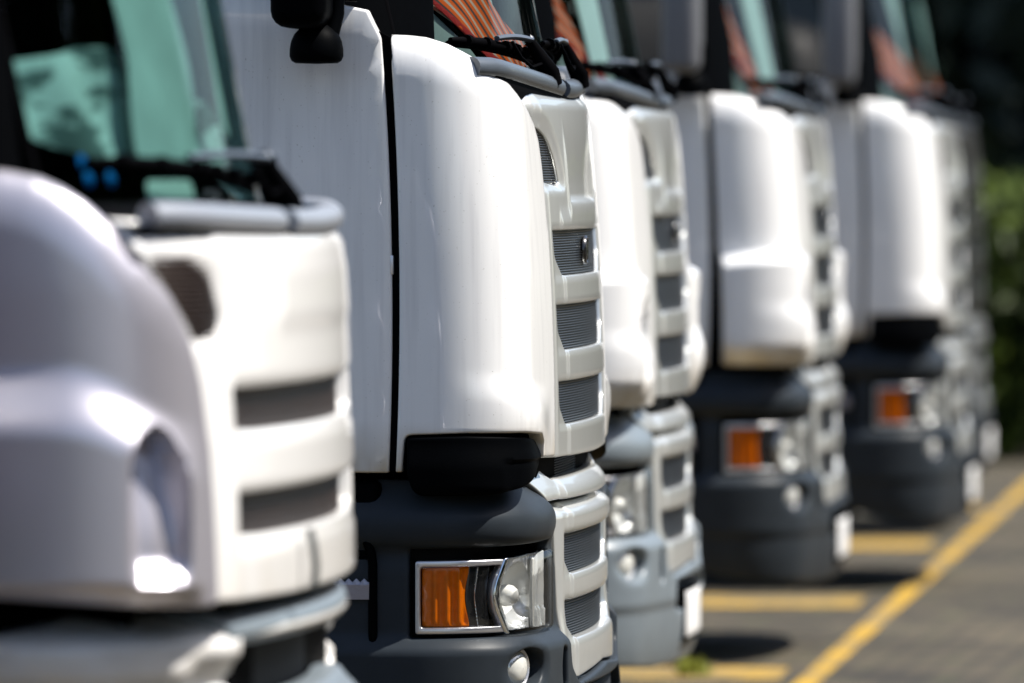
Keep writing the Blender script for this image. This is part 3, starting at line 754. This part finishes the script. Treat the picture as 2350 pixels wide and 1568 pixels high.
    ww, xd, x_r, ymax = upper_cab(t, W, 1.870, 1.13, 1.64, -.150, 2.95, inter, pa=.20, white='clean_white_paint')
    cw = cowl(t, ww, 1.842, W, gap=(-.42, -.32), dz=.02); cw.data.materials[0] = M['light_grey_plastic']
    wipers(t, ww, 1.870, [(-.05, -.55, -.92, -.10), (.72, .22, .0, .62)], 0)
    for sg in (-1, 1): mirror(t, sg, xd-.215, sg*(ymax+.03), 1.93)
    # white bumper with a broad rail, dark opening and lower step
    WQ = WPB
    half = [(0, 1.085, 0), (.95, 1.085, .05), (1.10, 1.095, .02), (1.25, 1.085, 0), (1.62, 1.03, .0), (1.62, .42, .08), (1.40, .30, .1), (.8, .265, 0), (0, .265, 0)]
    op = [(-.80, 1.034), (.80, 1.034), (.80, .90, .05), (.66, .85, .03), (-.66, .85, .03), (-.80, .90, .05)]
    hole_h = [(.930, .940, .02), (1.42, .945, .02), (1.42, .70, .02), (.930, .70, .02)]
    def hb(s, z):
        a = np.abs(s); y = -.085*sst(z, 1.03, 1.10)*sst(a, .5, .9)-.06*sst(z, 1.05, 1.09)+.02*sst(a, .95, .88)
        y = y+.020*sst(z, .985, 1.01)*sst(a, 1.0, .92)-.02*sst(z, .98, .955)*sst(z, .93, .95)
        return y+.02*sst(z, .70, .66)-.07*(1-np.sqrt(np.clip(1-np.clip((.50-z)/.25, 0, 1)**2, 0, 1)))
    b = panel('bumper', 'clean_white_paint', t, WQ, mir(half), [op, hole_h, flip(hole_h)], step=.014, er=.010, th=.05, hth=.07, h=hb, r=.012, deg=60)
    rail = [(-.90, 1.090, .02), (.90, 1.090, .02), (.86, 1.022, .02), (-.86, 1.022, .02)]
    panel('bumper_rail', 'pale_grey_plastic', b, WQ, rail, step=.012, er=.022, th=.08, h=lambda s, z: .038-.03*sst(z, 1.06, 1.09))
    panel('bumper_step', 'pale_grey_plastic', b, WQ, [(-.66, .905, .02), (.66, .905, .02), (.72, .83, .02), (.60, .78, .02), (-.60, .78, .02), (-.72, .83, .02)], step=.02, er=.018, th=.05, h=lambda s, z: .030+.04*sst(z, .90, .84))
    panel('bumper_recess', 'mesh_back', b, WQ, [(-.86, .78), (.86, .78), (.86, 1.02), (-.86, 1.02)], step=.08, er=.002, th=.002, h=lambda s, z: -.05+0*s)
    for sg in (-1, 1):
        q = [(.92, .69), (1.43, .69), (1.43, .95), (.92, .95)]
        hl = panel('headlight', 'mesh_back', t, WQ, q if sg > 0 else flip(q), step=.05, er=.002, th=.002, h=lambda s, z: -.06+0*s)
        q = [(.95, .71), (1.40, .71), (1.40, .93), (.95, .93)]
        panel('reflector', 'chrome', hl, WQ, q if sg > 0 else flip(q), step=.012, er=.002, th=.004, h=lambda s, z: -.03-.02*np.cos(s*20))
        panel('lens_cover', 'clear_cover', hl, WQ, q if sg > 0 else flip(q), step=.03, er=.01, th=.01, h=lambda s, z: .012+0*s)
    plate(t, WQ, 0, .60, h0=.06)
    box('cab_floor', 'rubber', t, (x_r, -1.02, 1.0), (-.26, 1.02, 1.10), .02)
    box('radiator', 'rubber', t, (-.55, -.80, .40), (-.10, .80, 1.6), .02)
    side_steps(t, xd-.03, ymax, 1.10)
    chassis(t, xd, ymax)
    return t

# ------------------------------------------------------------------ place the row
GROUP = 'lorry cabs parked side by side in a row'
T1 = make_low()
for c_ in children(T1):
    if c_.name.startswith('windscreen') and c_.data.materials[0] == M['windscreen_glass']: c_.data.materials[0] = M['teal_windscreen']; T1.location = (-2.165, 17.38, 0)
T2 = make_tall(False); T2.location = (-2.156, 23.10, 0)
T3 = make_tall(True, .065); T3.location = (-2.388, 28.82, 0)
T4 = copy_tree(T3); T4.location = (-2.25, 34.56, 0)
T5 = make_tall(False, .05); T5.location = (-2.01, 40.35, 0)
T6 = copy_tree(T5, swap={'white_paint': 'black_paint', 'clean_white_paint': 'black_paint', 'silver_paint': 'dark_silver', 'far_white': 'black_paint', 'mirror_grey': 'black_paint'})
for c_ in children(T6):
    if c_.name.startswith('lower_grille') or c_.name.startswith('grille_lip'): c_.material_slots[0].material = M['mid_silver']; T6.location = (-2.20, 46.1, 0)
T0 = copy_tree(T2, swap={'white_paint': 'dark_paint', 'far_white': 'dark_paint', 'silver_paint': 'dark_paint'}); T0.location = (-2.62, 14.60, 0)  # unseen lorry added to darken the near side of its neighbour
def reswap(root, name, frm, to):
    for c in children(root):
        if c.name.split('.')[0] == name and c.type == 'MESH':
            for sl in c.material_slots:
                if sl.material == M[frm]: sl.link = 'OBJECT'; sl.material = M[to]
reswap(T3, 'bumper', 'grey_plastic', 'pale_grey_plastic')
tag(T1, 'nearest blurred white lorry with white grille, white bumper and pale cloth behind the windscreen', 'lorry', GROUP)
tag(T2, 'sharp white lorry with silver grille, orange indicator and black corner cover under the cab', 'lorry', GROUP)
tag(T3, 'white lorry with pale grey bumper and corner air duct, right behind the sharp one', 'lorry', GROUP)
tag(T4, 'white lorry with corner air duct and dark grey bumper', 'lorry', GROUP)
tag(T5, 'white lorry with smooth corner and black corner cover, next to the black lorry', 'lorry', GROUP)
tag(T6, 'black lorry at the far end of the row, beyond the last white one', 'lorry', GROUP)
tag(T0, 'unseen dark lorry added outside the left edge to shade the nearest white one', 'lorry', GROUP)

box('door_striker', 'satin_metal', T2, (-.422, -1.192, 1.675), (-.402, -1.170, 1.725), .003)
# ------------------------------------------------------------------ ground, markings, greenery
def ray_ground(u, v):
    a = (u-1175)/F; b = (784-v)/F; cp, sp = math.cos(PH), math.sin(PH); st, ct = math.sin(TH), math.cos(TH)
    d = [(-st*cp, ct*cp, -sp)[i]+a*(ct, st, 0)[i]+b*(-st*sp, ct*sp, cp)[i] for i in range(3)]
    k = -1.97/d[2]; return d[0]*k, d[1]*k
def paver():
    m = mat('paving', (.16,.145,.12), .85); t = m.node_tree; L = t.links; b = t.nodes['Principled BSDF']
    tc = t.nodes.new('ShaderNodeTexCoord'); mp = t.nodes.new('ShaderNodeMapping'); mp.inputs['Rotation'].default_value = (0, 0, .03)
    br = t.nodes.new('ShaderNodeTexBrick'); br.inputs['Scale'].default_value = 1; br.inputs['Brick Width'].default_value = .24; br.inputs['Row Height'].default_value = .12; br.inputs['Mortar Size'].default_value = .020
    br.inputs['Color1'].default_value = (.108,.083,.050,1); br.inputs['Color2'].default_value = (.034,.026,.016,1); br.inputs['Mortar'].default_value = (.014,.014,.008,1)
    n = t.nodes.new('ShaderNodeTexNoise'); n.inputs['Scale'].default_value = .9; n.inputs['Detail'].default_value = 6
    n2 = t.nodes.new('ShaderNodeTexNoise'); n2.inputs['Scale'].default_value = 5; n2.inputs['Detail'].default_value = 5
    mx = t.nodes.new('ShaderNodeMix'); mx.data_type = 'RGBA'; mx.blend_type = 'MULTIPLY'; mx.inputs[0].default_value = 1
    r = t.nodes.new('ShaderNodeMapRange'); r.inputs[1].default_value = .3; r.inputs[2].default_value = .7; r.inputs[3].default_value = .5; r.inputs[4].default_value = 1.4
    mg = t.nodes.new('ShaderNodeMix'); mg.data_type = 'RGBA'; rg = t.nodes.new('ShaderNodeMapRange'); rg.inputs[1].default_value = .58; rg.inputs[2].default_value = .72; rg.inputs[4].default_value = .6
    mg.inputs[7].default_value = (.07,.085,.025,1)
    L.new(tc.outputs['Object'], mp.inputs[0]); L.new(mp.outputs[0], br.inputs[0]); L.new(tc.outputs['Object'], n.inputs[0]); L.new(tc.outputs['Object'], n2.inputs[0])
    L.new(n.outputs[0], r.inputs[0]); L.new(br.outputs[0], mx.inputs[6]); L.new(r.outputs[0], mx.inputs[7]); L.new(n2.outputs[0], rg.inputs[0]); L.new(rg.outputs[0], mg.inputs[0]); L.new(mx.outputs[2], mg.inputs[6]); L.new(mg.outputs[2], b.inputs['Base Color'])
    bp = t.nodes.new('ShaderNodeBump'); bp.inputs['Strength'].default_value = .6; bp.inputs['Distance'].default_value = .006; L.new(br.outputs['Fac'], bp.inputs['Height']); bp.invert = True; L.new(bp.outputs[0], b.inputs['Normal'])
    m2 = mat('yellow_marking', (.62,.40,.055), .7); t = m2.node_tree; L = t.links; b = t.nodes['Principled BSDF']
    tc = t.nodes.new('ShaderNodeTexCoord'); n = t.nodes.new('ShaderNodeTexNoise'); n.inputs['Scale'].default_value = 1.3; n.inputs['Detail'].default_value = 8
    mp = t.nodes.new('ShaderNodeMapping'); mp.inputs['Rotation'].default_value = (0, 0, .78); br = t.nodes.new('ShaderNodeTexBrick'); br.inputs['Scale'].default_value = 1; br.inputs['Brick Width'].default_value = .20; br.inputs['Row Height'].default_value = .10; br.inputs['Mortar Size'].default_value = .007
    br.inputs['Color1'].default_value = (.55,.32,.012,1); br.inputs['Color2'].default_value = (.40,.235,.012,1); br.inputs['Mortar'].default_value = (.16,.11,.03,1)
    r = t.nodes.new('ShaderNodeMapRange'); r.inputs[1].default_value = .44; r.inputs[2].default_value = .62; r.inputs[4].default_value = .9
    mx = t.nodes.new('ShaderNodeMix'); mx.data_type = 'RGBA'; mx.inputs[7].default_value = (.17,.13,.065,1)
    L.new(tc.outputs['Object'], mp.inputs[0]); L.new(mp.outputs[0], br.inputs[0]); L.new(tc.outputs['Object'], n.inputs[0]); L.new(n.outputs[0], r.inputs[0]); L.new(r.outputs[0], mx.inputs[0]); L.new(br.outputs[0], mx.inputs[6]); L.new(mx.outputs[2], b.inputs['Base Color'])
paver()
gv = mesh_obj('ground', [(-150, -60, 0), (150, -60, 0), (150, 260, 0), (-150, 260, 0)], [(0, 1, 2, 3)], 'paving'); tag(gv, kind='structure')
V = []; F_ = []
def strip(pts, wd):
    n = len(pts); o = len(V)
    for i, p in enumerate(pts):
        a = Vector(pts[max(i-1, 0)]); b = Vector(pts[min(i+1, n-1)]); t = (b-a).normalized(); q = Vector((-t.y, t.x))*wd/2; p = Vector(p)
        V.append((p.x+q.x, p.y+q.y, .004)); V.append((p.x-q.x, p.y-q.y, .004))
    for i in range(n-1): F_.append((o+2*i, o+2*i+1, o+2*i+3, o+2*i+2))
P0 = ray_ground(1878, 1545); P1 = ray_ground(2338, 1135)
dx = (P1[0]-P0[0])/(P1[1]-P0[1])
strip([(P0[0]+dx*(y-P0[1]), y) for y in (2, 20, 40, 60, 90)], .09)
for (u, v, u0, wd) in ((1800, 1548, 1000, .75), (1978, 1383, 1300, .85), (2140, 1250, 1500, .95), (2250, 1165, 1700, .9)):
    p = ray_ground(u, v); strip([(p[0], p[1]), (p[0]-2.6, p[1]-.05), (p[0]-7, p[1]-.1)], wd)
ym = mesh_obj('yellow_marking', V, F_, 'yellow_marking'); tag(ym, kind='structure')

def leaves(n, fn, size, seed, mat_, name, parent=None):
    r_ = np.random.default_rng(seed); V = []; F_ = []
    for i in range(n):
        p = np.array(fn(r_)); a = r_.normal(size=3); a /= np.linalg.norm(a); b = np.cross(a, r_.normal(size=3)); b /= np.linalg.norm(b)
        s = size*(.6+.8*r_.random()); o = len(V)
        V += [p-a*s, p+b*s*.45, p+a*s, p-b*s*.45]; F_.append((o, o+1, o+2, o+3))
    return mesh_obj(name, V, F_, mat_, parent, smooth=False)
# clipped hedge across the end of the yard
hr = empty('hedge', (4.5, 57, 0)); tag(hr, 'sunlit green clipped hedge across the far end of the yard', 'hedge')
def hp(r_):
    while True:
        x = r_.uniform(-13, 9); y = r_.uniform(-1.0, 1.0); z = r_.uniform(.05, 1.95)+.10*math.sin(x*2.1)
        if y < -.6 or z > 1.6 or r_.random() < .25: return (x, y-.10*math.sin(x*3+z*2), z)
leaves(22000, hp, .075, 3, 'hedge_leaf', 'foliage', hr)
tube('stem', 'bark', hr, [([(x, 0, 0), (x+.1, .1, 1.2)], .03) for x in np.arange(-12.5, 9, .6)], 5)
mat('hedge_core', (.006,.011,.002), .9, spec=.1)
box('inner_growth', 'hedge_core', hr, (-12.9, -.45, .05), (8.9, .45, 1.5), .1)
# dark trees behind the hedge
labels = ['dark tree behind the hedge, leftmost behind the row of lorries', 'dark tree behind the hedge, second from the left', 'dark tree behind the hedge, third from the left', 'dark tree behind the hedge, third from the right', 'dark tree at the right behind the hedge', 'dark tree behind the hedge, farthest right']
for i, x in enumerate((-9.0, -5.2, -1.2, 2.6, 6.4, 10.2)):
    tr = empty('tree', (x, 62.5+(i % 2)*1.5, 0)); tag(tr, labels[i], 'tree', 'dark trees behind the hedge')
    H_ = 7.5+rnd.uniform(-.6, .8)
    cl = [(rnd.uniform(-1.8, 1.8), rnd.uniform(-1.3, 1.3), rnd.uniform(.9, H_-1), rnd.uniform(.9, 1.7)) for _ in range(44)]
    def cp(r_, cl=cl):
        c = cl[int(r_.integers(len(cl)))]; d = r_.normal(size=3); d /= np.linalg.norm(d); k = c[3]*r_.random()**.33
        return (c[0]+d[0]*k, c[1]+d[1]*k, max(.15, c[2]+d[2]*k*.8))
    leaves(11000, cp, .26, 20+i, 'tree_leaf', 'crown', tr)
    tube('trunk', 'bark', tr, [([(0, 0, 0), (.1, 0, 2), (.05, .1, 4.5), (.2, 0, 6.3)], [.22, .17, .11, .04])]+[([(.08, 0, 1.8+k), (.7*math.cos(k*2), .7*math.sin(k*2), 2.9+k)], [.08, .03]) for k in (0, .7, 1.5, 2.3)], 8)
# greenery on the other side of the yard, in front of the row (mirrored in the panels and glass)
for i, y in enumerate((4, 12, 20, 28, 36, 44)):
    tr = empty('tree', (14.5+(i % 2)*1.2, y, 0)); tag(tr, ['tree across the yard facing the dark lorry', 'tree across the yard facing the nearest white lorry', 'tree across the yard facing the sharp lorry', 'tree across the yard facing the third white lorry', 'tree across the yard facing the black lorry', 'tree across the yard nearest the far hedge'][i], 'tree', 'trees across the yard')
    cl = [(rnd.uniform(-2, 2), rnd.uniform(-3.9, 3.9), rnd.uniform(1.0, 11.0), rnd.uniform(1.2, 2.1)) for _ in range(46)]
    def cp(r_, cl=cl):
        c = cl[int(r_.integers(len(cl)))]; d = r_.normal(size=3); d /= np.linalg.norm(d); k = c[3]*r_.random()**.33
        return (c[0]+d[0]*k, c[1]+d[1]*k, max(.15, c[2]+d[2]*k*.8))
    leaves(9000, cp, .34, 40+i, 'hedge_leaf' if i % 2 else 'tree_leaf', 'crown', tr)
    tube('trunk', 'bark', tr, [([(0, 0, 0), (.1, 0, 2), (.05, .1, 6.0), (.2, 0, 10)], [.22, .17, .11, .04])], 8)
# a tuft of weed on the yellow line
wp_ = ray_ground(1588, 1552)
wd_ = empty('weed', (wp_[0], wp_[1], 0)); tag(wd_, 'small yellow green weed growing by the yellow marking beside the lorry shadow', 'weed')
r2 = np.random.default_rng(5); V = []; F_ = []
for i in range(130):
    a = r2.uniform(0, 2*PI); l = r2.uniform(.03, .09); k = r2.uniform(.1, 1.0); b = Vector((r2.normal()*.03, r2.normal()*.03, 0)); o = len(V)
    d = Vector((math.cos(a)*k, math.sin(a)*k, 1)).normalized(); s = Vector((-math.sin(a), math.cos(a), 0))*.005
    V += [b-s, b+s, b+d*l*.6+s, b+d*l, b+d*l*.6-s]; F_.append((o, o+1, o+2, o+3, o+4))
mesh_obj('leaf_blades', V, F_, 'weed_leaf', wd_, smooth=False)
